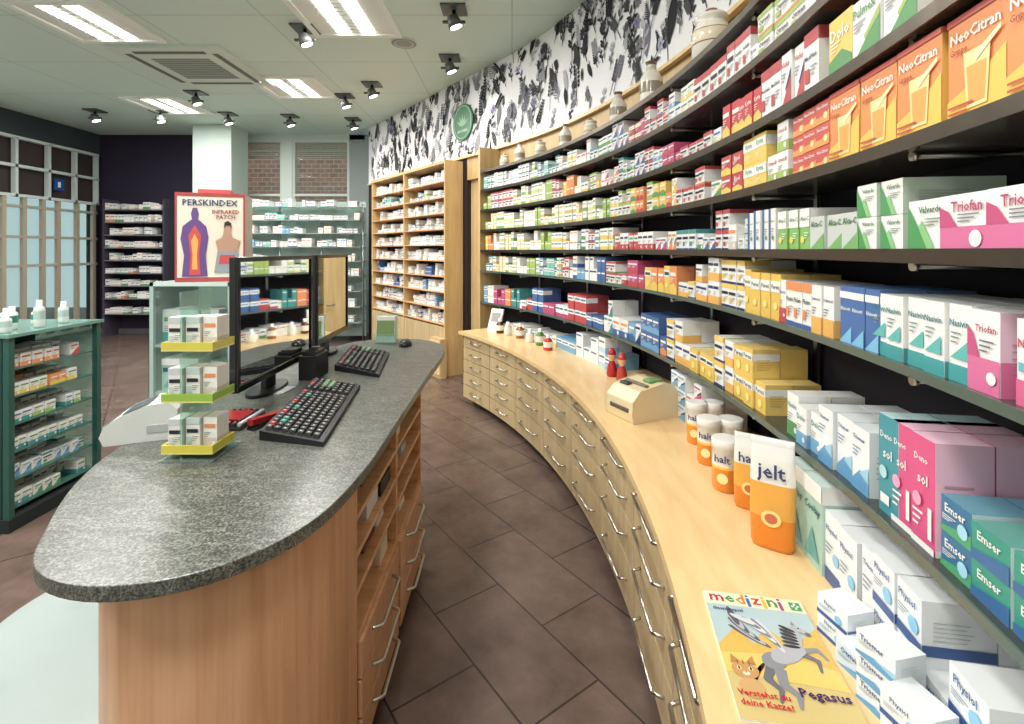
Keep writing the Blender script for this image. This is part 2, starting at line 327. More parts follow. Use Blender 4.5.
for y in(7.2,7.8,8.4,9.0,9.55,10.04): m_.bx(-8.42,y,H+.9,-8.34,y+.05,H+1.9,c)
m_.bx(-8.5,7.2,H+.95,-8.46,10.1,H+1.9,(62,54,54),'matte')
m_.bx(-8.42,7.2,.12,-8.36,7.3,H+.9,c)
for y in(8.2,8.55,8.9,9.2,9.6,9.98): m_.bx(-8.42,y,.12,-8.36,y+.07,H+.9,(168,160,142))
for z in(.12,H-.3,H+.2,H+.72): m_.bx(-8.42,7.2,z,-8.37,10.1,z+.05,(160,164,156))
m_.bx(-8.5,7.2,.12,-8.48,10.1,H+.9,c,'glass'); m_.bx(-8.34,9.1,H+1.1,-8.33,9.3,H+1.3,(35,80,150),'gloss'); m_.bx(-8.329,9.17,H+1.15,-8.327,9.23,H+1.25,(230,230,230),'gloss')
m_.done()
m_=MB('wall_front'); m_.bx(-8.6,-1.75,0,2.4,-1.6,ZC,(205,210,205)); m_.done()
m_=MB('baseboard_back'); m_.bx(-8.38,10.16,0,-5.2,10.2,.1,(90,90,95)); m_.done()
m_=MB('support_pillar'); m_.bx(-5.98,9.35,0,-5.25,9.95,ZC,(196,212,204)); m_.done(.01)
m_=MB('neighbouring_building'); m_.bx(-12,15,0,3,15.2,9,(0,0,0),'brick')
for x in(-10,-7.2,-4.9,-2.4):
    for z in(1,6.4):
        m_.bx(x,14.9,z,x+1.1,15,z+1.9,(215,210,200)); m_.bx(x+.08,14.88,z+.08,x+1.02,14.9,z+1.82,(70,85,95),'gloss'); m_.bx(x+.5,14.86,z+.08,x+.56,14.88,z+1.82,(215,210,200))
m_.bx(-15.4,-2,0,-15.2,15,7,(112,98,90))
for y in(4.6,6.6,8.6,10.6,12.6):
    for z in(.3,3.6): m_.bx(-15.2,y,z,-15.1,y+1.5,z+2.5,(40,50,66),'matte'); m_.bx(-15.1,y+.7,z,-15.05,y+.76,z+2.5,(150,140,120)); m_.bx(-15.1,y,z+1.2,-15.05,y+1.5,z+1.26,(150,140,120))
for k in range(14): m_.bx(-15.1,4+k*.8,.9+.3*(k%3),-15.02,4.4+k*.8,1.3+.3*(k%3),[(60,90,150),(180,150,80),(170,60,60),(190,190,190)][k%4])
m_.done()
m_=MB('street_ground'); m_.bx(-15.4,10.6,-.12,3,15,-.02,(100,98,96)); m_.bx(-15.2,-2,-.12,-8.7,10.6,-.02,(100,98,96)); m_.done()
# ------------------------------------------------------------ mural
m_=MB('botanical_mural')
def MP(s,z,off):
    R=6.795-off
    if s<0: t=TE+s/6.75; p=pol(R,t)
    else: p=pol(R,TE)+T*s
    return Vector((p.x,p.y,z))
Z0,Z1=H+1.28,ZC-.005
N=90
for k in range(N):
    a=-7.4+k*(7.4+4.3)/N; b=-7.4+(k+1)*(7.4+4.3)/N
    m_.poly([MP(a,Z0,.005),MP(b,Z0,.005),MP(b,Z1,.005),MP(a,Z1,.005)],(240,240,243),'matte')
mr=random.Random(3); cnt=0
def mp(pts,c):
    global cnt; cnt+=1; off=.008+cnt*.0000007
    m_.poly([MP(a,min(Z1,max(Z0,b)),off) for a,b in pts],c,'matte')
def leaf(x,z,ang,l,w,c,n=5):
    ca,sa=math.cos(ang),math.sin(ang); up=[];dn=[]
    for k in range(n+1):
        t=k/n; ww=w*math.sin(math.pi*t)**.8 if 0<t<1 else 0
        up.append((x+ca*l*t-sa*ww,z+sa*l*t+ca*ww)); 
        if 0<k<n: dn.append((x+ca*l*t+sa*ww,z+sa*l*t-ca*ww))
    mp(up+dn[::-1],c)
PALM=[(26,28,32),(36,38,42),(52,54,58),(74,76,80),(104,106,110),(146,148,152),(30,32,36),(40,42,46),(180,182,186),(118,118,132)]
def plant(x,z,ang,l,kind,c):
    bend=mr.uniform(-.5,.5); px_,pz=x,z; n=9
    for k in range(n):
        a=ang+bend*k/n; nx,nz=px_+math.cos(a)*l/n,pz+math.sin(a)*l/n
        w=.005; mp([(px_-w*math.sin(a),pz+w*math.cos(a)),(nx-w*math.sin(a),nz+w*math.cos(a)),(nx+w*math.sin(a),nz-w*math.cos(a)),(px_+w*math.sin(a),pz-w*math.cos(a))],c)
        if kind in(0,1) and k>0:
            ll=l*(.34 if kind==0 else .24)*(1-.6*k/n); ww=ll*(.12 if kind==0 else .26)
            leaf(nx,nz,a+.9,ll,ww,c); leaf(nx,nz,a-.9,ll,ww,c)
        if kind==2 and k in(1,2,3,4,6): leaf(nx,nz,a+(.8 if k in(1,4) else -.8),l*.28,l*.05,c)
        if kind==4 and k>2:
            for sg in(-1,1):
                q=(nx+math.cos(a+sg*.9)*l*.12,nz+math.sin(a+sg*.9)*l*.12); mp([(nx,nz),(q[0]+.003,q[1]),(q[0],q[1]+.003)],c)
                mp([(q[0]+.02*math.cos(j*1.05),q[1]+.02*math.sin(j*1.05)) for j in range(6)],c)
        px_,pz=nx,nz
    if kind==2:
        r=l*.2; c2=mr.choice([(70,72,78),(120,120,128),(60,60,68),(134,130,160),(178,176,200),(196,196,204)]); q=mr.choice([6,8,11])
        for j in range(q): leaf(px_,pz,j*2*math.pi/q,r,r*.22,c2,4)
        mp([(px_+r*.22*math.cos(j*.9),pz+r*.22*math.sin(j*.9)) for j in range(7)],(40,38,50))
    if kind==3:
        leaf(x,z,ang,l,l*.17,c,8)
        for j in range(1,6):
            q=j/6; bx_,bz=x+math.cos(ang)*l*q,z+math.sin(ang)*l*q
            for sg in(-1,1):
                e=ang+sg*.7; ll=l*.13; mp([(bx_,bz),(bx_+math.cos(e)*ll,bz+math.sin(e)*ll),(bx_+math.cos(e)*ll*.9+.006,bz+math.sin(e)*ll*.9)],(214,214,220))
for i in range(520):
    x=-7.3+11.5*((i*0.6180339)%1.0); z=Z0+mr.uniform(-.05,.94); ll=mr.uniform(.12,.36); plant(x,z,math.pi/2+mr.uniform(-.6,.6),ll,mr.choice([0,1,2,2,3,4]),mr.choice(PALM))
mural=m_.done()
m_=MB('round_green_emblem_sign'); s0=.84; cc=pol(6.8,TE)+T*s0+NIN*.04; cc.z=H+1.745; uu=-T
R_=.25
m_.tube(cc-NIN*.022,cc+NIN*.0,R_,(30,110,70),'pack',n=40)
q=cc+NIN*.003
for k in range(40):
    a=k*2*math.pi/40; b=a+2*math.pi/40
    m_.poly([q+uu*(r*math.cos(x))+UP*(r*math.sin(x)) for r,x in((R_*.9,a),(R_*.9,b),(R_*.86,b),(R_*.86,a))],(150,205,165))
for k in range(5):
    a=math.pi/2+(k-2)*.5
    d_=uu*math.cos(a)+UP*math.sin(a); e_=uu*(-math.sin(a))+UP*math.cos(a); o_=q-UP*.06
    m_.poly([o_,o_+d_*.08+e_*.022,o_+d_*.17,o_+d_*.08-e_*.022],(120,185,140))
m_.text('APOTHEKE',q-UP*.12,uu,UP,.26,(200,230,205)); m_.done()
# ------------------------------------------------------------ base cabinet + countertop
m_=MB('curved_drawer_cabinet')
m_.arc(6.06,6.795,.768,.80,-.36,.605,60,(1,1,1),'maple_top')
m_.arc(6.13,6.79,.07,.768,-.355,.60,50,(120,100,70),'matte'); m_.arc(6.2,6.79,0,.07,-.355,.59,50,(60,52,48),'matte')
m_.arc(6.12,6.79,.07,.768,.594,.6005,1,(1,1,1),'maple_front')
dt=.0985; t=.60; k=0
while t-dt>-.36:
    z=.764; hs=[.135,.135,.135,.14,.145] if k<2 else [.13,.15,.19,.22]
    for hh in hs:
        m_.arc(6.105,6.131,z-hh+.005,z-.003,t-dt+.0008,t-.0008,8,(1,1,1),'maple_front')
        zc=z-hh*.42; tm=t-dt/2; q=.018 if k<2 else .03
        P0=pol(6.105,tm-q);P0.z=zc;P1=pol(6.105,tm+q);P1.z=zc;A=pol(6.068,tm-q*.9);A.z=zc;B=pol(6.068,tm+q*.9);B.z=zc
        for a_,b_ in((P0,A),(A,B),(B,P1)): m_.tube(a_,b_,.0065,(200,198,190),'metal',8)
        z-=hh
    t-=dt; k+=1
m_.done()
# ------------------------------------------------------------ wall shelves
RF=6.5
shelfz=[(-.62,'g'),(-.25,'g'),(0,'d'),(.24,'d'),(.48,'d'),(.72,'d'),(.95,'d')]
m_=MB('curved_medicine_shelving')
for zr,k in shelfz:
    if k=='g': m_.arc(RF,6.795,H+zr-.014,H+zr,-.34,TE,60,(60,66,62),'gloss'); m_.arc(RF-.006,RF-.001,H+zr-.015,H+zr+.006,-.34,TE,60,(84,98,90),'gloss')
    else: m_.arc(RF,6.795,H+zr-.026,H+zr,-.34,TE,60,(66,58,54),'gloss'); m_.arc(RF-.004,RF,H+zr-.028,H+zr+.003,-.34,TE,60,(110,102,94),'metal')
t=-.29
while t<TE:
    o=pol(6.785,t); u=Vector((math.sin(t),-math.cos(t),0)); n=Vector((-math.cos(t),-math.sin(t),0))
    m_.box(Vector((o.x,o.y,.81))-u*.012,u*.024,n*.012,UP*(H+.95-.81),(150,150,150),'metal')
    for zr,k in shelfz:
        a=pol(6.77,t); a.z=H+zr-.035; b=pol(RF+.04,t); b.z=H+zr-.035; m_.tube(a,b,.007,(150,148,142),'metal',6)
        m_.tube(b,b+n*.01,.011,(200,198,190),'metal',10)
    t+=.135
o=pol(6.5,TE+.001); m_.box(Vector((o.x,o.y,0)),-NIN*.29,T*.035,UP*(H+1.24),(1,1,1),'maple_panel')
shelving=m_.done()
def row(zr,segs,**k):
    mb=MB('medicine_box_row'); fill(mb,RF,H+zr,segs,**k); mb.done(parent=shelving)
row(.72,[(1200,800,YELS+MIXW,(.09,.14),(.12,.17),1),(800,745,YELS,(.08,.12),(.06,.09),(1,2)),(745,690,REDS,(.07,.1),(.13,.17),1),(690,625,REDS+MIXW,(.06,.09),(.06,.09),2),(625,560,MIXW,(.05,.09),(.07,.1),(1,2)),(560,483,PASB+WHT,(.05,.08),(.07,.09),2)])
row(.48,[(1200,905,[NEO],(.15,.15),(.18,.18),1),(905,810,[gen(GRN,LIM,2),gen(YEL,GRN,3),gen(LIM,GRN,0)],(.1,.13),(.13,.17),1),(810,755,[gen(RED,NAV,2,'Vicks'),gen(RED,BLU,4,'MediNait')],(.07,.1),(.18,.2),1),(755,715,[gen((200,30,45),YEL,3)],(.06,.08),(.14,.16),1),(715,660,YELS+REDS,(.06,.09),(.06,.09),(1,2)),(660,600,MIXW,(.05,.08),(.06,.09),2),(600,560,YELS,(.05,.07),(.06,.09),2),(560,483,PASG+REDS[:2],(.05,.08),(.08,.1),2)])
row(.24,[(1200,822,[NEO],(.145,.15),(.2,.2),1),(822,782,[NEO2],(.075,.08),(.064,.066),3),(782,700,[gen(LIM,RED,0),gen(YEL,GRN,1),gen(RED,YEL,3),gen(GRN,YEL,2)],(.07,.11),(.075,.1),(1,2)),(700,640,REDS[:2]+YELS,(.06,.09),(.07,.1),(1,2)),(640,560,PASG+YELS,(.05,.08),(.07,.09),2),(560,483,PASG,(.05,.08),(.08,.1),2)])
row(0,[(1200,930,[TRI],(.125,.13),(.105,.105),1),(930,888,[GSW],(.12,.125),(.105,.105),1),(888,850,[GSW],(.085,.085),(.08,.082),2),(850,800,[ALC2],(.085,.09),(.1,.1),1),(800,768,[ALC],(.06,.065),(.13,.135),1),(768,745,[gen(BLU,GRN,5,'Alca-C')],(.05,.06),(.14,.15),1),(745,650,MIXW+WHT,(.06,.09),(.06,.14),(1,2)),(650,610,[gen(RED,GRN,1),gen(RED,NAV,0)],(.06,.08),(.1,.12),1),(610,560,MIXW,(.05,.08),(.07,.09),2),(560,483,YELS+PASG,(.05,.08),(.08,.1),2)])
row(-.25,[(1200,985,[NAS],(.07,.07),(.14,.14),1),(985,955,[TRI,NAS],(.07,.08),(.13,.15),1),(955,868,[NAS2],(.06,.065),(.145,.15),1),(868,825,[BLB],(.06,.07),(.15,.155),1),(825,772,[gen(ORG,BLU,4,'Fluim'),gen(RED,BLU,0,'Rinoral'),WHY],(.05,.06),(.14,.16),1),(772,738,[YLW],(.07,.08),(.16,.18),1),(738,672,[WHY,gen(YEL,NAV,4),WHY],(.06,.08),(.07,.12),(1,2)),(672,640,[gen(ORG,YEL,3),YLW],(.07,.1),(.13,.17),1),(640,560,REDS+BLUS,(.06,.09),(.08,.1),2),(560,483,PASB+PASG,(.05,.08),(.08,.09),2)],tops=True)
row(-.62,[(1200,925,[EMS,EMS2,EMS],(.085,.095),(.065,.07),(2,3,2)),(922,886,[DEN],(.075,.08),(.23,.23),1),(886,860,[DEN2],(.075,.08),(.23,.23),1),(858,780,[gen(TEA,RED,2,'Angidin'),WBL,gen(LBL,TEA,0),gen(GRN,TEA,0),WBL3],(.06,.08),(.12,.17),1)],tops=True)
row(-.62,[(757,662,[YLW,WHY,gen(YEL,NAV,4),YLW],(.08,.1),(.11,.115),2),(662,600,BLUS+[gen(BLU,ORG,3)],(.07,.12),(.1,.13),(1,2)),(600,520,[gen(MAG,RED,3),gen(BLU,LBL,1),gen(RED,BLU,1),gen(MAG,BLU,0)],(.08,.12),(.09,.12),(1,2)),(520,483,MIX,(.05,.08),(.08,.1),2)],tops=True,front=.02)
row(-.9,[(1200,935,[WBL2,WBL,WBL3],(.09,.1),(.075,.085),(1,2)),(935,895,[WBL3,WBL2],(.08,.09),(.1,.11),(1,2)),(895,868,[WBL],(.085,.09),(.2,.21),1),(868,832,[WBL2,WBL3,WBL],(.075,.085),(.18,.22),1),(832,798,[MNT],(.1,.11),(.24,.25),1)],tops=True,front=-.03)
row(-.9,[(700,672,[gen(MAG,NAV,2),WHT[1]],(.08,.1),(.07,.08),3),(610,556,[gen(LBL,BLU,1),gen(SKY,BLU,0),WBL],(.1,.14),(.09,.12),(1,2)),(556,500,MIXW,(.06,.08),(.06,.1),1)],tops=True,front=.0)
mb=MB('medicine_box_stack')
a=.2; n=Vector((-math.cos(a),-math.sin(a),0)); u=Vector((math.sin(a),-math.cos(a),0))
for tt,hs,sy in [(-.150,(.045,.045),WBL2),(-.164,(.05,),WBL3),(-.178,(.045,.045,.045),WBL),(-.192,(.05,.05),WBL2),(-.206,(.045,),gen(LBL,NAV,0,'Olynth')),(-.22,(.05,.05),WBL3)]:
    P=pol(6.385,tt); z=.8
    for hh in hs:
        P.z=z; pack(mb,P,u,n,.083,hh,.07,sy,0); z+=hh+.001
mb.done()
def jar(px,kind,h):
    t=th(px,RF); p=pol(RF+.1,t); mb=MB('apothecary_jar'); c=(226,222,210); b=(150,100,66)
    if kind==0: pr=[(.5,0,c),(.62,.04,c),(.62,.3,c),(.64,.32,b),(.64,.55,(225,215,190)),(.62,.57,b),(.5,.72,c),(.4,.76,c),(.58,.8,c),(.5,.88,c),(.2,.93,c),(.2,1.0,b)]
    else: pr=[(.42,0,c),(.46,.04,c),(.46,.25,c),(.46,.5,(150,140,125)),(.44,.62,c),(.3,.75,c),(.2,.8,c),(.2,.92,(200,196,186)),(.24,1.0,(100,84,70))]
    mb.lathe(p.x,p.y,H+.95,[(r*h*.58,z*h,c_) for r,z,c_ in pr]); mb.done(parent=shelving)
for px,k,h in [(497,0,.15),(512,1,.22),(532,0,.17),(556,1,.22),(580,0,.16),(606,1,.24),(637,1,.28),(692,0,.26)]: jar(px,k,h)
# ------------------------------------------------------------ straight shelf unit beside door
m_=MB('tall_medicine_shelf_unit'); base=pol(6.5,TE); u=-T
def SU(s,off=0): return base+T*s-NIN*off
for s in(.86,2.14,3.44):
    o=SU(s); m_.box(Vector((o.x,o.y,0)),T*.03,-NIN*.28,UP*(H+1.17),(1,1,1),'maple_panel')
o=SU(.86); m_.box(Vector((o.x,o.y,H+1.17)),T*2.62,-NIN*.28,UP*.04,(1,1,1),'maple_panel')
zs=[-1.0+.215*k for k in range(10)]
for z in zs:
    o=SU(.895); m_.box(Vector((o.x,o.y,H+z-.015)),T*2.54,-NIN*.27,UP*.015,(1,1,1),'cherry2')
o=SU(.9,.26); m_.box(Vector((o.x,o.y,.06)),T*2.53,-NIN*.01,UP*(H+1.1),(40,36,38),'matte')
o=SU(.9,.005); m_.box(Vector((o.x,o.y,.06)),T*2.53,-NIN*.25,UP*(H-1.0-.1),(1,1,1),'maple_front'); tall=m_.done()
mb=MB('medicine_box_row')
ww=styles([((190,200,205),NAV),(LBL,NAV),(RED,NAV),(GRN,NAV),(ORG,BLU),(PUR,NAV)],(0,4,2)) 
for i,z in enumerate(zs):
    for s in(2.13,3.43):
        stt=WHT+WHT+ww[:2] if i>3 else WHT+BLUS+ww
        if i==8: stt=PASB+WHT
        fill_line(mb,SU(s,.04),-T,NIN,1.22,H+z,stt,(.05,.1),(.05,.085),.2,2,(1,2,2),.86)
mb.done(parent=tall)
m_=MB('wooden_drawer_pedestal'); o=SU(.8,-.1)
m_.box(Vector((o.x,o.y,0)),T*.3,-NIN*.09,UP*.52,(1,1,1),'maple_front')
for z in(.05,.205,.36): m_.box(Vector((o.x,o.y,z))+T*.01+NIN*.012,T*.28,-NIN*.011,UP*.14,(1,1,1),'maple_top')
m_.done()
# ------------------------------------------------------------ back display
XA,XB,YD=-5.0,-2.72,8.95
m_=MB('glass_display_shelving'); cg=(205,225,220)
for x in(XA,XA+.76,XA+1.52,XB): m_.tube((x,YD+.18,0),(x,YD+.18,H+.85),.014,(190,195,195))
zb=[-1.3,-1.02,-.74,-.46,-.2,.06,.3,.54,.78]
for z in zb: m_.bx(XA,YD,H+z-.012,XB,YD+.36,H+z,cg,'frost')
m_.bx(XA,YD+.37,.1,XB,YD+.38,H+.9,(214,226,226),'frost')
gd=m_.done()
mb=MB('medicine_box_row')
for z in zb: fill_line(mb,(XA,YD,0),Vector((1,0,0)),Vector((0,-1,0)),XB-XA,H+z,WHT+WHT+WHT+BLUS[2:3]+PASB[:2],(.05,.1),(.08,.15),.2,2,(1,1),.82)
mb.done(parent=gd)
m_=MB('dark_display_rack'); zr_=(-1.25,-.95,-.7,-.45,-.2,.05,.3,.55,.8)
for z in zr_: m_.bx(-8.0,9.8,H+z-.02,-6.85,10.19,H+z,(120,118,124))
m_.bx(-8.03,9.8,0,-8.0,10.19,H+1,(70,65,80)); m_.bx(-6.85,9.8,0,-6.82,10.19,H+1,(70,65,80)); dr=m_.done()
mb=MB('medicine_box_row')
for z in zr_: fill_line(mb,(-8.0,9.8,0),Vector((1,0,0)),Vector((0,-1,0)),1.14,H+z,WHT+[gen(ORG,RED,0),gen(GRN,TEA,0)],(.05,.1),(.08,.15),.3,2,(1,),.8)
mb.done(parent=dr)
# ------------------------------------------------------------ left gondola
GY=3.66
m_=MB('green_glass_gondola'); gc=(26,60,54)
for x,y in((-3.04,3.02),(-3.04,GY),(-3.95,3.02),(-3.95,GY)): m_.bx(x-.018,y-.018,0,x+.018,y+.018,1.17,(46,88,80),'gloss')
m_.bx(-3.98,2.99,1.17,-3.01,GY+.03,1.19,(110,150,140),'gloss'); m_.bx(-3.98,2.99,0,-3.01,GY+.03,.08,(36,44,44))
m_.bx(-3.93,3.0,.08,-3.06,3.012,1.17,gc,'gloss'); m_.bx(-3.93,GY,.08,-3.06,GY+.01,1.17,gc,'clear'); m_.bx(-3.5,3.05,.08,-3.47,GY-.02,1.17,(18,38,36))
gz=[.12,.29,.46,.63,.8,.97]
for z in gz: m_.bx(-3.47,3.04,z-.008,-3.05,GY-.02,z,(60,104,96),'gloss')
gg=m_.done()
mb=MB('medicine_box_row')
gs=[[gen(TEA,GRN,0),WHT[0],gen(GRN,TEA,2)],[gen(TEA,GRN,4),WHT[1]],[gen(TEA,GRN,0),WHT[3]],[gen(LIM,GRN,0),gen(TEA,BLU,0)],[gen(YEL,GRN,0),gen(ORG,YEL,3),gen(LIM,TEA,2)],[gen(ORG,RED,0),gen(RED,ORG,2),gen(ORG,GRN,0)]]
for z,sg in zip(gz,gs):
    for off in(.0,.13,.26): fill_line(mb,(-3.06-off,3.05,0),Vector((0,1,0)),Vector((1,0,0)),.57,z,sg,(.05,.08),(.065,.085+off*.12),.13,1,(1,),.95)
mb.done(parent=gg)
for i,(x,y) in enumerate([(-3.12,3.08),(-3.2,3.2),(-3.12,3.3),(-3.25,3.42),(-3.14,3.5),(-3.36,3.12),(-3.4,3.36),(-3.52,3.2)]):
    mb=MB('cosmetic_bottle'); c=(214,220,214); g=(60,120,108); h=.12+.03*(i%3)
    mb.lathe(x,y,1.19,[(.026,0,c),(.03,.01,c),(.03,h*.3,c),(.03,h*.6,(g if i%2 else (170,196,190))),(.028,h*.72,c),(.016,h*.78,c),(.016,h,c)]); mb.done()
# ------------------------------------------------------------ service desk
ctrl=[(-.47,3.5),(-.47,2.7),(-.47,2.1),(-.47,1.6),(-.52,1.28),(-.66,1.1),(-.86,1.04),(-1.05,1.1),(-1.18,1.27),(-1.31,1.5),(-1.39,1.75),(-1.42,2.1),(-1.38,2.5),(-1.33,2.9),(-1.30,3.4),(-1.2,3.82),(-.86,3.95),(-.6,3.82)]
def cr(c,n=6):
    o=[]; N=len(c)
    for i in range(N):
        p0,p1,p2,p3=[Vector(c[(i+k-1)%N]) for k in range(4)]
        for j in range(n):
            t=j/n; o.append(.5*((2*p1)+(p2-p0)*t+(2*p0-5*p1+4*p2-p3)*t*t+(3*p1-p0-3*p2+p3)*t**3))
    return [(p.x,p.y) for p in o]
m_=MB('granite_service_desk')
m_.prism(cr(ctrl),.965,1.0,(1,1,1),'granite')
def crop(c,n=5):
    o=[]
    for i in range(len(c)-1):
        p=[Vector(c[max(0,min(len(c)-1,i+k-1))]) for k in range(4)]
        for j in range(n):
            t=j/n; q=.5*((2*p[1])+(p[2]-p[0])*t+(2*p[0]-5*p[1]+4*p[2]-p[3])*t*t+(3*p[1]-p[0]-3*p[2]+p[3])*t**3); o.append((q.x,q.y))
    return o+[c[-1]]
bd=crop([(-.49,1.545),(-.51,1.38),(-.6,1.24),(-.74,1.17),(-.9,1.17),(-1.04,1.26),(-1.15,1.42),(-1.24,1.65),(-1.3,1.95),(-1.3,2.4),(-1.22,2.7)])
m_.prism(bd+[(-.88,2.7),(-.88,1.565),(-.49,1.565)],0,.965,(1,1,1),'cherry',False)
X0,X1,Y0,Y1=-.88,-.49,1.565,2.7
m_.bx(X0,Y1-.02,.0,X1,Y1,.965,(1,1,1),'cherry2'); m_.bx(X0,Y0,0,X1,Y0+.02,.965,(1,1,1),'cherry2'); m_.bx(X0,Y0+.02,.0,X0+.02,Y1-.02,.965,(1,1,1),'cherry2')
m_.bx(X0+.02,2.12,.07,X1,2.14,.96,(1,1,1),'cherry2')
for z in(.45,.60,.72,.84): m_.bx(X0+.02,Y0+.02,z,X1,2.12,z+.018,(1,1,1),'cherry2'); m_.bx(X0+.02,2.14,z,X1,Y1-.02,z+.018,(1,1,1),'cherry2')
for ya,yb in((Y0+.03,2.11),(2.15,Y1-.03)):
    for k in range(3):
        z=.08+k*.125; m_.bx(X1-.3,ya,z,X1+.012,yb,z+.118,(1,1,1),'cherry')
        yc=(ya+yb)/2; zc=z+.075
        m_.tube((X1+.012,yc-.14,zc),(X1+.045,yc-.12,zc),.007,(205,205,200));m_.tube((X1+.045,yc-.12,zc),(X1+.045,yc+.12,zc),.007,(205,205,200));m_.tube((X1+.045,yc+.12,zc),(X1+.012,yc+.14,zc),.007,(205,205,200))
m_.bx(X0+.02,Y0+.02,0,X1-.04,Y1-.02,.07,(60,45,40))
m_.tube((-.9,3.45,0),(-.9,3.45,.965),.04,(180,182,180)); m_.tube((-.9,3.45,0),(-.9,3.45,.015),.2,(180,182,180),n=24)
desk=m_.done(.004)
mb=MB('paper_stack')
r2=random.Random(5)
for z in(.618,.738,.858,.468):
    for ya in(1.62,1.78,1.95,2.2,2.35,2.5):
        if r2.random()<.2: continue
        c=r2.choice([(225,225,220),(215,215,222),(220,205,180),(170,190,208),(120,50,58),(40,42,50),(228,228,224)])
        hh=r2.uniform(.015,.08); mb.bx(-.78,ya,z,-.5-r2.uniform(0,.06),ya+r2.uniform(.09,.15),z+hh,c,'pack')
mb.done(parent=desk)
m_=MB('glass_desk_plinth')
pl=cr([(-1.33,1.2),(-1.5,1.2),(-1.95,1.6),(-2.25,2.15),(-2.2,2.5),(-1.95,2.5),(-1.7,2.2),(-1.42,1.7)],6)
m_.prism(pl,.03,.05,(190,228,218),'plinth')
for x,y in((-1.5,1.5),(-1.95,1.9),(-2.05,2.35)): m_.tube((x,y,0),(x,y,.03),.03,(180,180,180))
m_.done()
def monitor(A,B,z0,z1):
    mb=MB('computer_monitor'); A=Vector(A);B=Vector(B); u=(B-A).normalized(); n=u.cross(UP)
    w=(B-A).length; h=z1-z0; K=(22,22,24); th_=.03
    o=Vector((A.x,A.y,z0)); mb.box(o-n*th_,u*w,n*th_,UP*h,K,'gloss')
    b=.022
    mb.poly([o+u*b+UP*b*1.4+n*.002,o+u*(w-b)+UP*b*1.4+n*.002,o+u*(w-b)+UP*(h-b)+n*.002,o+u*b+UP*(h-b)+n*.002],(226,230,230),'screen')
    for p,q in(((0,0),(w,b*1.4)),((0,h-b),(w,h)),((0,b*1.4),(b,h-b)),((w-b,b*1.4),(w,h-b))): mb.box(o+u*p[0]+UP*p[1],u*(q[0]-p[0]),n*.01,UP*(q[1]-p[1]),K,'gloss')
    mb.box(o+u*w*.3+UP*h*.2-n*(th_+.03),u*w*.4,n*.03,UP*h*.5,K,'plastic')
    c=(A+B)/2-n*(.04); mb.box(Vector((c.x,c.y,1.01))-u*.05,u*.1,-n*.03,UP*(z0+h*.4-1.01),K,'plastic')
    mb.prism([(c.x-.02+.075*math.cos(a),c.y+.16*math.sin(a)) for a in [k*math.pi/12 for k in range(24)]],1.0,1.018,K,'plastic')
    mb.done(.003)
monitor((AX(236,2.1),2.1,0),(AX(311,2.9),2.9,0),H-.605,H-.03)
monitor((AX(316,3.05),3.05,0),(AX(347,3.7),3.7,0),H-.585,H-.03)
def keyboard(A,B,C,acc):
    A=Vector(A);B=Vector(B);C=Vector(C); u=B-A; v=C-A; mb=MB('computer_keyboard'); K=(26,27,30)
    i=len(mb.v); hl,hr=.035,.018
    pts=[A,B,B+v,C]
    mb.v+=[(p.x,p.y,1.0) for p in pts]+[(p.x,p.y,1.0+h) for p,h in zip(pts,(hl,hr,hr,hl))]
    for q in((0,3,2,1),(4,5,6,7),(0,1,5,4),(1,2,6,5),(2,3,7,6),(3,0,4,7)): mb.face(tuple(i+j for j in q),K,'plastic')
    def kp(a,b): return A+u*a+v*b+UP*(1.0+hl+(hr-hl)*a)
    for r in range(7):
        for c in range(20):
            a0=.06+r*.125; b0=.03+c*.047
            if c==14: continue
            col=(38,39,43)
            if r==0: col=(60,62,66)
            if r==0 and c%4==1: col=acc[0]
            if r==1 and c in(2,3,7,12): col=acc[1]
            if r in(2,3) and c>16: col=(110,150,112)
            q=[kp(a0,b0),kp(a0+.105,b0),kp(a0+.105,b0+.038),kp(a0,b0+.038)]; z=UP*.012
            cen=sum(q,Vector())/4; j=len(mb.v)
            mb.v+=[tuple(p) for p in q]+[tuple(cen+(p-cen)*.82+z) for p in q]
            for f in((4,5,6,7),(0,1,5,4),(1,2,6,5),(2,3,7,6),(3,0,4,7)): mb.face(tuple(j+k for k in f),col,'plastic')
            e=cen+z*1.05; du=(q[1]-q[0])*.12; dv=(q[3]-q[0])*.15; mb.poly([e-du-dv,e+du-dv,e+du+dv,e-du+dv],(200,200,200),'plastic')
    mb.done()
keyboard((-.93,1.84,0),(-.67,1.775,0),(-1.03,2.6,0),((170,50,50),(60,130,110)))
keyboard((-1.03,2.9,0),(-.73,2.74,0),(-1.12,3.5,0),((170,50,50),(60,130,110)))
mb=MB('computer_mouse'); cx,cy=-.78,3.66; n=14
rings=[(1.0,0),(1.02,.012),(.92,.028),(.65,.042),(.3,.048)]
for r,z in rings: mb.v+=[(cx+.045*r*math.cos(a*2*math.pi/n),cy+.075*r*math.sin(a*2*math.pi/n),1.0+z) for a in range(n)]
for j in range(len(rings)-1):
    for a in range(n): mb.face((j*n+a,j*n+(a+1)%n,(j+1)*n+(a+1)%n,(j+1)*n+a),(30,30,32),'gloss',True)
mb.face(tuple(range(4*n,5*n)),(30,30,32),'gloss'); mb.face(tuple(range(n-1,-1,-1)),(30,30,32),'gloss')
mb.done()
mb=MB('card_payment_terminal')
mb.bx(-1.145,2.68,1.0,-1.05,2.86,1.13,(28,28,30),'plastic'); mb.bx(-1.135,2.7,1.13,-1.06,2.84,1.15,(40,40,44),'gloss'); mb.bx(-1.13,2.72,1.15,-1.065,2.76,1.155,(15,15,16),'gloss'); mb.done(.006)
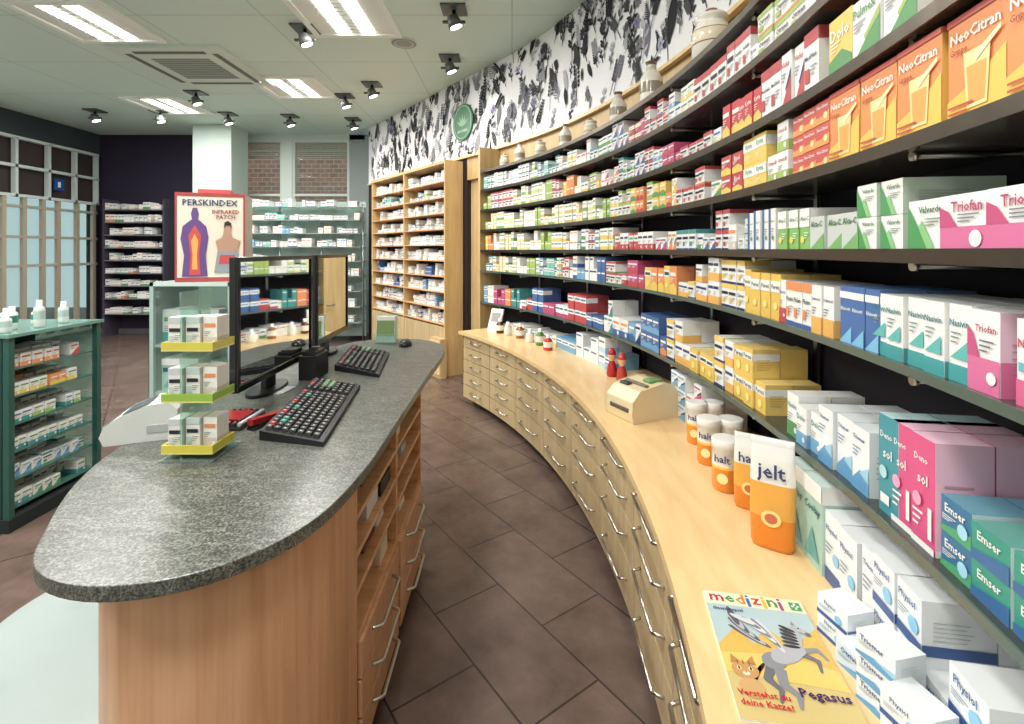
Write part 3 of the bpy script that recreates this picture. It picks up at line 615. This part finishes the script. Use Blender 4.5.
mb=MB('pen_tray'); mb.bx(-1.19,1.93,1.0,-1.05,2.13,1.012,(50,45,45),'plastic')
for k in range(6):
    a=Vector((-1.18+k*.024,1.94,1.021)); mb.tube(a,a+Vector((.004,.18,0)),.008,[(180,44,44),(40,40,45),(190,60,50),(160,36,40),(60,60,70),(210,210,210)][k],'gloss')
mb.bx(-1.17,1.96,1.03,-1.07,2.07,1.036,(160,40,44),'gloss'); mb.done()
# stapler + loyalty card stack + leaflet holder on the desk
mb=MB('desk_stapler'); u=Vector((.35,.94,0)); n=Vector((.94,-.35,0)); P=Vector((-1.03,1.94,1.0))
mb.box(P,u*.16,n*.035,UP*.012,(35,35,38),'plastic'); 
i=len(mb.v); A=P+n*.002
mb.v+=[tuple(A+UP*.02),tuple(A+u*.16+UP*.018),tuple(A+u*.16+n*.031+UP*.018),tuple(A+n*.031+UP*.02),tuple(A+UP*.045),tuple(A+u*.15+UP*.034),tuple(A+u*.15+n*.031+UP*.034),tuple(A+n*.031+UP*.045)]
for f in((0,3,2,1),(4,5,6,7),(0,1,5,4),(1,2,6,5),(2,3,7,6),(3,0,4,7)): mb.face(tuple(i+k for k in f),(150,36,40),'gloss')
mb.box(P+n*.005,u*.03,n*.025,UP*.022,(60,60,64),'metal'); mb.done(.002)
mb=MB('leaflet_holder'); P=Vector((-1.0,3.78,1.0)); u=Vector((1,0,0)); n=Vector((0,-1,0))
mb.bx(-1.03,3.72,1.0,-.87,3.82,1.008,(215,235,228),'clear'); mb.box((-1.03,3.8,1.008),(.16,0,0),(0,.006,0),(0,.03,.2),(215,235,228),'clear'); mb.box((-1.03,3.73,1.008),(.16,0,0),(0,.004,0),(0,.006,.06),(215,235,228),'clear')
mb.box((-1.02,3.745,1.009),(.14,0,0),(0,.04,0),(0,.025,.19),(226,222,214),'pack'); mb.box((-1.015,3.7445,1.06),(.13,0,0),(0,-.001,0),(0,.015,.11),(120,150,90),'pack'); mb.done()
mb=MB('prescription_papers'); 
for k,(x,y,a) in enumerate([(-1.22,2.42,.1),(-1.205,2.44,-.12),(-1.21,2.43,.3)]):
    u=Vector((math.cos(a),math.sin(a),0)); v=Vector((-math.sin(a),math.cos(a),0)); mb.box(Vector((x,y,1.0+k*.002)),u*.09,v*.13,UP*.002,[(228,228,224),(214,222,232),(232,226,210)][k],'pack')
mb.done()
def xform(mb,c,ang,sc=1):
    ca,sa=math.cos(ang),math.sin(ang)
    mb.v=[(c[0]+sc*(x*ca-y*sa),c[1]+sc*(x*sa+y*ca),z) for x,y,z in mb.v]
mb=MB('desktop_receipt_printer'); Wt=(214,217,216)
sec=[(-.13,.0),(-.145,.03),(-.13,.065),(-.08,.095),(.02,.13),(.1,.135),(.13,.105),(.13,0)]
for y in(-.1,.1): mb.v+=[(x,y,1.0+z) for x,z in sec]
n=len(sec); mb.face(tuple(range(n)),Wt,'plastic'); mb.face(tuple(range(2*n-1,n-1,-1)),Wt,'plastic')
for k in range(n): mb.face((k,(k+1)%n,n+(k+1)%n,n+k),Wt,'plastic')
j=len(mb.v); mb.v+=[(-.078,-.08,1.099),(.02,-.08,1.1335),(.02,.08,1.1335),(-.078,.08,1.099)]; mb.face((j,j+1,j+2,j+3),(96,102,108),'gloss')
mb.bx(-.15,-.07,1.03,-.138,.07,1.06,(90,95,98),'gloss'); mb.bx(.02,-.104,1.03,.1,-.1,1.06,(180,184,184),'gloss')
xform(mb,(AX(149,1.9),1.9),math.radians(20),.86); mb.done(.014,4)
mb=MB('acrylic_counter_display'); cx=AX(200,1.72); cy=1.72
mb.bx(cx-.03,cy-.06,1.0,cx-.023,cy+.1,1.56,(215,235,228),'clear'); mb.bx(cx-.09,cy-.08,1.0,cx+.09,cy+.1,1.006,(215,235,228),'clear')
for z in(1.03,1.2,1.37):
    for (a,b,c,d) in((cx-.085,cy-.07,cx+.085,cy-.064),(cx+.079,cy-.064,cx+.085,cy+.06),(cx-.085,cy-.064,cx-.079,cy+.06)): mb.bx(a,b,z,c,d,z+.024,(216,204,80) if z!=1.2 else (150,186,76),'gloss')
    mb.bx(cx-.085,cy-.07,z-.005,cx+.085,cy+.06,z,(225,216,130),'gloss')
    for k in range(3): pack(mb,Vector((cx-.05+k*.051,cy-.052+k*.012,z)),Vector((1,0,0)),Vector((0,-1,0)),.046,.105,.07,WHT[(0,3,4)[k]],1)
mb.done()
mb=MB('frosted_display_tower'); x0,x1,y0,y1=-1.9,-1.47,2.62,3.0; TT=H-.17
for a,b in((x0,y0),(x1-.02,y0),(x0,y1-.02),(x1-.02,y1-.02)): mb.bx(a,b,0,a+.02,b+.02,TT,(160,186,180),'gloss')
mb.bx(x0+.02,y1-.012,.02,x1-.02,y1-.004,TT-.02,(190,225,215),'frost'); mb.bx(x0,y0+.02,.02,x0+.008,y1-.02,TT-.02,(190,225,215),'frost')
mb.bx(x0,y0,TT-.02,x1,y1,TT,(196,216,210),'gloss')
for z in(.2,.45,.7,.95,1.2): mb.bx(x0+.01,y0+.01,z-.012,x1-.01,y1-.013,z,(180,220,208),'frost')
for z in(.2,.45,.7,.95,1.2):
    fill_line(mb,(x0+.02,y0+.03,0),Vector((1,0,0)),Vector((0,-1,0)),x1-x0-.04,z,[gen(TEA,GRN,0,None,(190,208,202)),MNT,WHT[3],MNT],(.07,.1),(.13,.19),.25,1,(1,))
mb.done()
mb=MB('patch_display_carton'); n=Vector((.36,-1,0)).normalized(); u=(-n).cross(UP); P=Vector((-1.615,2.68,TT))
RD=(170,52,56); CW,CH,CD=.33,.475,.26
mb.box(P-u*(CW/2)-n*CD,u*CW,n*CD,UP*CH,(232,226,206),'pack',cols=[RD,(232,226,206),(210,210,205),(232,226,206),(222,216,200),(222,216,200)])
def Q(x,y,e=.002): return P+u*(CW*(x-.5))+UP*(CH*y)+n*e
def pg(pts,c,e=.002): mb.poly([Q(a,b,e) for a,b in pts],c)
pg([(0,.96),(1,.96),(1,1),(0,1)],RD); mb.text('PERSKINDEX',Q(.5,.89,.004),u,UP,.26,(50,60,120))
pg([(0,0),(1,0),(1,.05),(0,.05)],RD); pg([(0,.05),(.03,.05),(.03,.96),(0,.96)],RD,.0021); pg([(.97,.05),(1,.05),(1,.96),(.97,.96)],RD,.0021)
fig=[(.1,.06),(.46,.06),(.43,.3),(.47,.5),(.44,.62),(.36,.68),(.32,.7),(.335,.76),(.31,.83),(.25,.83),(.225,.76),(.24,.7),(.2,.68),(.11,.62),(.08,.48),(.13,.3)]
pg(fig,(104,70,140),.004); pg([(.2,.08),(.36,.08),(.34,.3),(.37,.52),(.28,.64),(.19,.52),(.22,.3)],(206,60,52),.005); pg([(.24,.14),(.32,.14),(.31,.3),(.33,.46),(.28,.54),(.23,.46),(.25,.3)],(238,170,60),.006)
pg([(.55,.1),(.93,.1),(.89,.35),(.93,.46),(.82,.5),(.8,.54),(.79,.63),(.75,.66),(.7,.63),(.68,.54),(.66,.5),(.57,.46),(.6,.35)],(190,146,120),.004); pg([(.69,.6),(.7,.67),(.75,.69),(.8,.66),(.8,.6),(.78,.635),(.72,.635)],(60,44,40),.006); pg([(.57,.1),(.93,.1),(.9,.34),(.6,.34)],(150,160,170),.005); pg([(.62,.2),(.86,.2),(.85,.3),(.64,.3)],(200,60,60),.006)
mb.text('INFRARED',Q(.72,.79,.006),u,UP,.13,(150,40,40)); mb.text('PATCH',Q(.72,.73,.006),u,UP,.09,(150,40,40))
A=P-u*(CW/2+.0005); mb.poly([A+UP*.02-n*.01,A+UP*.02-n*(CD-.01),A+UP*(CH-.02)-n*(CD-.01),A+UP*(CH-.02)-n*.01],RD)
A=P-u*(CW/2+.0012); mb.poly([A+UP*.04-n*.03,A+UP*.04-n*(CD-.03),A+UP*(CH-.06)-n*(CD-.03),A+UP*(CH-.06)-n*.03],(70,100,160)); mb.poly([A-u*.001+UP*.08-n*.07,A-u*.001+UP*.08-n*.2,A-u*.001+UP*.34-n*.14],(220,190,80))
mb.box(P-u*.08-n*.16+UP*CH,u*.16,n*.07,UP*.03,(225,225,220),'pack',cols=[W_,W_,RED,RED,RED,RED]); mb.done()
# ------------------------------------------------------------ counter items (right)
def pouch(px,py,h,w,txt):
    p=G(px,py,-.9); t=.95; n=Vector((-math.cos(t),-math.sin(t),0)); u=Vector((math.sin(t),-math.cos(t),0)); p=p-n*.03
    mb=MB('snack_pouch_bag'); secs=[(0,.86,.34),(.05,.96,.42),(.3,1,.46),(.6,1,.34),(.82,.96,.16),(.93,.95,.04),(1,.95,.025)]; N=20
    for (z,a,b) in secs:
        for k in range(N):
            q=2*math.pi*k/N; ca,sa=math.cos(q),math.sin(q); ca=math.copysign(abs(ca)**.55,ca); sa=math.copysign(abs(sa)**.8,sa)
            v=p+u*(w/2*a*ca)+n*(w/2*b*sa)+UP*(h*z); mb.v.append(tuple(v))
    cols=[(226,140,50),(226,132,44),(230,166,76),(232,230,222),(234,234,230),(220,220,217)]
    for j in range(len(secs)-1):
        for k in range(N): mb.face((j*N+k,j*N+(k+1)%N,(j+1)*N+(k+1)%N,(j+1)*N+k),cols[j],'gloss',True)
    mb.face(tuple(range(N-1,-1,-1)),cols[0],'gloss'); mb.face(tuple(range((len(secs)-1)*N,len(secs)*N)),cols[-1],'gloss')
    mb.text(txt,p+n*(w*.5*.34+.006)+UP*h*.7,u,UP,w*.62,(50,60,110)); mb.disc(p+n*(w*.5*.47+.002)+UP*h*.3,u,UP,w*.22,w*.2,(240,214,120)); mb.disc(p+n*(w*.5*.47+.003)+UP*h*.3,u,UP,w*.14,w*.12,(196,90,50)); mb.done()
for px,py,h,w,t in [(771,552,.33,.125,'jelt'),(749,512,.26,.11,'halt')]: pouch(px,py,h,w,t)
def tub(px,py,h,r):
    p=G(px,py,-.9); mb=MB('orange_lidded_tub'); o=(228,140,50); w=(232,230,224)
    mb.lathe(p.x,p.y,.8,[(r*.94,0,o),(r,.008,o),(r,h*.45,o),(r,h*.5,(240,200,90)),(r,h*.82,w),(r*1.05,h*.83,w),(r*1.05,h*.98,w),(r*.98,h,w)],'gloss',28)
    n=Vector((-.6,-.8,0)); u=(-n).cross(UP)
    mb.text('halt',Vector((p.x,p.y,.8))+n*(r+.004)+UP*h*.66,u,UP,r*1.1,(50,60,110)); mb.disc(Vector((p.x,p.y,.8))+n*(r+.003)+UP*h*.28,u,UP,r*.4,r*.4,(245,225,150)); mb.done()
for px,py,h,r in [(726,488,.19,.05),(731,463,.19,.048),(709,462,.19,.048),(714,442,.19,.046),(697,442,.19,.046)]: tub(px,py,h,r)
mb=MB('beige_label_printer'); C=(220,206,168)
sec=[(-.17,0),(-.18,.05),(-.175,.11),(-.12,.16),(.06,.185),(.13,.175),(.16,.13),(.16,0)]; n=len(sec)
for y in(-.13,.13): mb.v+=[(x,y,.801+z) for x,z in sec]
mb.face(tuple(range(n)),C,'plastic'); mb.face(tuple(range(2*n-1,n-1,-1)),C,'plastic')
for k in range(n): mb.face((k,(k+1)%n,n+(k+1)%n,n+k),C,'plastic')
mb.bx(-.184,-.09,.85,-.168,.09,.875,(90,80,65),'plastic'); mb.bx(-.06,-.1,.972,-.03,.1,.984,(120,110,90),'plastic'); mb.bx(.0,-.07,.98,.1,.0,.997,(110,150,90),'plastic'); mb.bx(-.1,.02,.962,-.06,.1,.977,(60,60,60),'plastic')
p=G(643,420,-.9); xform(mb,(p.x+.02,p.y+.09),.45,.88); mb.done(.016,4)
# magazine
mb=MB('childrens_magazine'); u=Vector((.984,-.178,0)); v=Vector((.178,.984,0)); O=Vector((.436,.955,.8)); w,h=.235,.365
mb.box(O,u*w,v*h,UP*.006,(235,235,230),'pack')
def Q(x,y,e=.001): return O+u*(w*x)+v*(h*y)+UP*(.006+e)
def pg(pts,c,e): mb.poly([Q(a,b,e) for a,b in pts],c,'gloss')
def el(x,y,rx,ry,ang,c,e):
    ca,sa=math.cos(ang),math.sin(ang)
    pts=[]
    for k in range(20):
        t=2*math.pi*k/20; a=rx*math.cos(t); b=ry*math.sin(t); pts.append((x+(a*ca-b*sa)*h/w,y+(a*sa+b*ca)))
    pg(pts,c,e)
pg([(0,0),(1,0),(1,1),(0,1)],(206,184,124),.0005); pg([(0,.4),(1,.3),(1,.88),(0,.88)],(176,196,200),.0008); pg([(0,.5),(.2,.66),(.34,.54),(.5,.7),(.7,.56),(1,.74),(1,.3),(0,.3)],(214,178,92),.0009); pg([(0,.3),(1,.26),(1,.4),(.6,.48),(0,.44)],(226,196,110),.001)
pg([(0,.87),(1,.87),(1,1),(0,1)],(228,224,196),.0011)
x=.05
for ch,c in zip('medizini',[(190,50,90),(70,145,80),(222,130,50),(50,108,170),(190,60,60),(230,175,50),(70,145,80),(150,70,135)]):
    wd={'m':.15,'i':.045}.get(ch,.1); mb.text(ch,Q(x+wd/2,.935 if ch!='d' else .945,.0015),u,v,wd*w*.95,c,None,'gloss'); x+=wd+.008
pg([(.86,.89),(.97,.89),(.97,.97),(.86,.97)],(60,160,90),.0015); pg([(.88,.922),(.95,.922),(.95,.938),(.88,.938)],W_,.002); pg([(.903,.9),(.927,.9),(.927,.96),(.903,.96)],W_,.002)
g1,g2,g3,g4=(110,110,116),(140,140,146),(44,42,48),(176,176,182)
for k in range(7): el(.32-.015*k,.60+.028*k,.135-.008*k,.022,2.5-.12*k,g4 if k%2 else (96,96,106),.0012+.0001*k)
def limb(pts,w0,w1,c,e):
    for i in range(len(pts)-1):
        (ax,ay),(bx_,by)=pts[i],pts[i+1]; dx,dy=(bx_-ax)*w/h,by-ay; l=math.hypot(dx,dy); nx,ny=-dy/l,dx/l; a=w0+(w1-w0)*i/(len(pts)-1); b_=w0+(w1-w0)*(i+1)/(len(pts)-1)
        pg([(ax+nx*a*h/w,ay+ny*a),(bx_+nx*b_*h/w,by+ny*b_),(bx_-nx*b_*h/w,by-ny*b_),(ax-nx*a*h/w,ay-ny*a)],c,e); el(bx_,by,b_,b_,0,c,e+.00003)
limb([(.42,.38),(.34,.28),(.42,.21),(.38,.13)],.03,.008,g1,.0019); limb([(.48,.36),(.46,.25),(.55,.19),(.52,.11)],.034,.009,g2,.002)
limb([(.74,.5),(.86,.46),(.84,.38)],.022,.008,g1,.0019); limb([(.74,.52),(.9,.55),(.95,.48)],.022,.008,g2,.002)
for k in range(4): el(.3-.03*k,.34-.03*k,.07,.012,.9+.15*k,g3,.0018)
el(.46,.42,.075,.062,.6,g2,.0022); el(.6,.48,.11,.062,.55,g4,.0023); el(.7,.53,.06,.055,.6,g4,.0024)
limb([(.7,.54),(.76,.64),(.78,.7)],.045,.026,g4,.0025); el(.84,.70,.055,.022,-.6,g4,.0027); el(.89,.672,.018,.016,0,g1,.0028); el(.825,.715,.006,.006,0,(30,30,34),.0029); pg([(.77,.74),(.79,.78),(.81,.74)],g2,.0028)
for k in range(6): el(.71-.006*k,.70-.03*k,.05,.013,2.6+.1*k,g3,.0028+.00002*k)
for k in range(7): el(.52-.035*k,.62+.02*k,.14-.01*k,.02,1.9+.12*k,(120,120,130) if k%2 else (206,206,210),.003+.00004*k)
el(.17,.32,.075,.06,0,(196,150,96),.002); pg([(.06,.36),(.08,.43),(.15,.38)],(180,134,84),.0022); pg([(.2,.38),(.27,.43),(.28,.36)],(180,134,84),.0022)
for xx in(.12,.22): el(xx,.33,.012,.014,0,(226,224,160),.0024); el(xx,.33,.005,.012,0,(30,40,30),.0026)
el(.17,.295,.02,.014,0,(232,216,196),.0024); el(.17,.303,.006,.005,0,(190,110,110),.0026)
for xx,yy in((.12,.37),(.17,.375),(.22,.37)): el(xx,yy,.004,.018,0,(140,96,56),.0024)
el(.18,.2,.07,.07,0,(204,162,110),.0019)
mb.text('Verstehst du',Q(.25,.16,.0034),u,v,.42*w,(200,30,50),None,'gloss'); mb.text('deine Katze?',Q(.25,.1,.0034),u,v,.42*w,(200,30,50),None,'gloss'); mb.text('Pegasus',Q(.76,.2,.0034),u,v,.4*w,(70,40,90),None,'gloss')
mb.text('Gewinnspiel',Q(.2,.82,.003),u,v,.3*w,(60,60,120),None,'gloss')
mb.done()
for px,py,h,c in [(500,333,.16,(90,50,30)),(508,335,.14,(220,220,215)),(520,338,.15,(150,90,40)),(530,342,.13,(230,230,225)),(540,345,.16,(90,140,60)),(548,350,.14,(200,60,50))]:
    p=G(px,py,-.9); mb=MB('syrup_bottle'); mb.lathe(p.x,p.y,.8,[(.04,0,c),(.042,.01,c),(.042,h*.2,c),(.042,h*.55,(235,232,220)),(.04,h*.62,c),(.018,h*.78,c),(.018,h,(240,240,240))]); mb.done()
for px,py,c in [(612,362,(180,50,50)),(622,368,(190,66,60))]:
    p=G(px,py+14,-.9); mb=MB('wooden_toy_figure'); mb.lathe(p.x,p.y,.8,[(.035,0,c),(.04,.02,c),(.03,.08,c),(.015,.11,c),(.026,.13,(225,180,140)),(.03,.155,(225,180,140)),(.026,.175,c),(.012,.2,c)]); mb.done()
p=G(487,331,-.9); mb=MB('framed_price_card'); a=Vector((.83,-.55,0)); mb.box(Vector((p.x,p.y,.8)),a*.16,Vector((.05,.09,.24)),Vector((.012,.016,0)),(230,228,220),'pack'); mb.box(Vector((p.x-.001,p.y-.002,.8))+a*.02+Vector((.01,.016,.03)),a*.12,Vector((.033,.064,.17)),Vector((.0,-.004,0)),(150,150,150),'pack'); mb.done()
# ------------------------------------------------------------ ceiling fixtures
def cpos(px,py,zr=2.35): d=F*zr/(HY-py); return AX(px,d),d
def area(x,y,z,sx,sy,pw,col=(1,.97,.93)):
    l=bpy.data.lights.new('lamp','AREA'); l.shape='RECTANGLE'; l.size=sx*S; l.size_y=sy*S; l.energy=pw; l.color=col
    o=bpy.data.objects.new('ceiling_lamp_light',l); o.location=(x*S,y*S,z*S); bpy.context.scene.collection.objects.link(o)
fx=[cpos(90,22),cpos(345,15),cpos(295,87),cpos(170,105),(-1.6,1.8),(-4.2,2.0),(-.6,-.4),(-3.6,-.3),(-6.6,2.2),(-6.6,5.0)]  # after the visible ones come unseen fixtures, added to light the room evenly
for i,(x,y) in enumerate(fx):
    mb=MB('recessed_ceiling_light'); a=.47; z=ZC
    for p in((x-a,y-a,x+a,y-a+.06),(x-a,y+a-.06,x+a,y+a),(x-a,y-a+.06,x-a+.06,y+a-.06),(x+a-.06,y-a+.06,x+a,y+a-.06)): mb.bx(p[0],p[1],z-.03,p[2],p[3],z,(235,242,238))
    mb.bx(x-a+.06,y-a+.06,z-.01,x+a-.06,y+a-.06,z-.002,(230,236,232),'matte')
    mb.bx(x-.2,y-a+.08,z-.02,x-.06,y+a-.08,z-.011,(255,)*3,'lamp'); mb.bx(x+.06,y-a+.08,z-.02,x+.2,y+a-.08,z-.011,(255,)*3,'lamp')
    for k in range(10): yy=y-a+.1+k*.08; mb.bx(x-.22,yy,z-.03,x+.22,yy+.006,z-.021,(180,185,182))
    mb.done(); area(x,y,z-.04,.7,.7,50 if i<4 else 53)
mb=MB('ceiling_air_conditioner'); x,y=cpos(198,66); a=.66; mb.bx(x-a,y-a,ZC-.04,x+a,y+a,ZC,(214,226,218))
for k in range(11): mb.bx(x-.35,y-.35+k*.065,ZC-.048,x+.35,y-.31+k*.065,ZC-.041,(150,160,154))
for p in((x-.55,y-.5,x-.48,y+.5),(x+.48,y-.5,x+.55,y+.5),(x-.42,y-.57,x+.42,y-.5),(x-.42,y+.5,x+.42,y+.57)): mb.bx(p[0],p[1],ZC-.046,p[2],p[3],ZC-.041,(110,118,112))
mb.done(.01)
mb=MB('ceiling_speaker'); x,y=cpos(404,42); mb.lathe(x,y,ZC-.02,[(.14,.02,(225,230,225)),(.14,0,(225,230,225)),(.11,-.005,(150,160,155)),(.09,.0,(190,195,190)),(.05,-.006,(150,160,155))],'matte',24); mb.done()
for i,(px,py) in enumerate([(305,40),(454,22),(450,68),(345,104),(372,93),(228,121),(290,123),(353,126),(160,119),(95,118),(196,101)]):
    x,y=cpos(px,py,2.22); mb=MB('ceiling_spotlight'); g=(60,64,62)
    mb.bx(x-.12,y-.12,ZC-.02,x+.12,y+.12,ZC,(80,84,82),'plastic'); mb.tube((x,y,ZC-.1),(x,y,ZC-.02),.02,g)
    d=Vector((.35,.1,-1)).normalized(); c=Vector((x,y,ZC-.12)); mb.tube(c-d*.05,c+d*.06,.05,(84,88,86),'plastic',16,.075); mb.disc(c+d*.062,d.orthogonal().normalized(),d.cross(d.orthogonal()).normalized(),.06,.06,(255,)*3,16,'lamp')
    mb.box((x-.11,y-.015,ZC-.14),(.22,0,0),(0,.03,0),(0,0,.02),(60,64,62),'plastic'); mb.done()
    l=bpy.data.lights.new('spot','SPOT'); l.energy=26; l.spot_size=math.radians(100); l.spot_blend=.8; l.color=(1,.92,.8); l.shadow_soft_size=.06
    o=bpy.data.objects.new('spotlight_beam',l); q=(c+d*.12)*S; o.location=q; o.rotation_euler=(-d).to_track_quat('Z','Y').to_euler(); bpy.context.scene.collection.objects.link(o)
# daylight on the street facades outside
l=bpy.data.lights.new('sun','SUN'); l.energy=1.6; l.angle=.05; l.color=(1,.95,.88); o=bpy.data.objects.new('sun',l); o.rotation_euler=(Vector((.25,-.8,.5))).to_track_quat('Z','Y').to_euler(); o.location=(0,0,12); bpy.context.scene.collection.objects.link(o)
w_=bpy.data.worlds.new('world'); bpy.context.scene.world=w_; w_.use_nodes=True; w_.node_tree.nodes['Background'].inputs[0].default_value=(.88,.92,1,1); w_.node_tree.nodes['Background'].inputs[1].default_value=.85
cam=bpy.data.cameras.new('camera'); cam.sensor_width=36; cam.lens=36*F/1024; cam.shift_y=-112/1024; cam.clip_start=.02
co=bpy.data.objects.new('camera',cam); co.location=(0,0,H*S); co.rotation_euler=(math.pi/2,0,0); bpy.context.scene.collection.objects.link(co); bpy.context.scene.camera=co
bpy.context.scene.view_settings.view_transform='Standard'
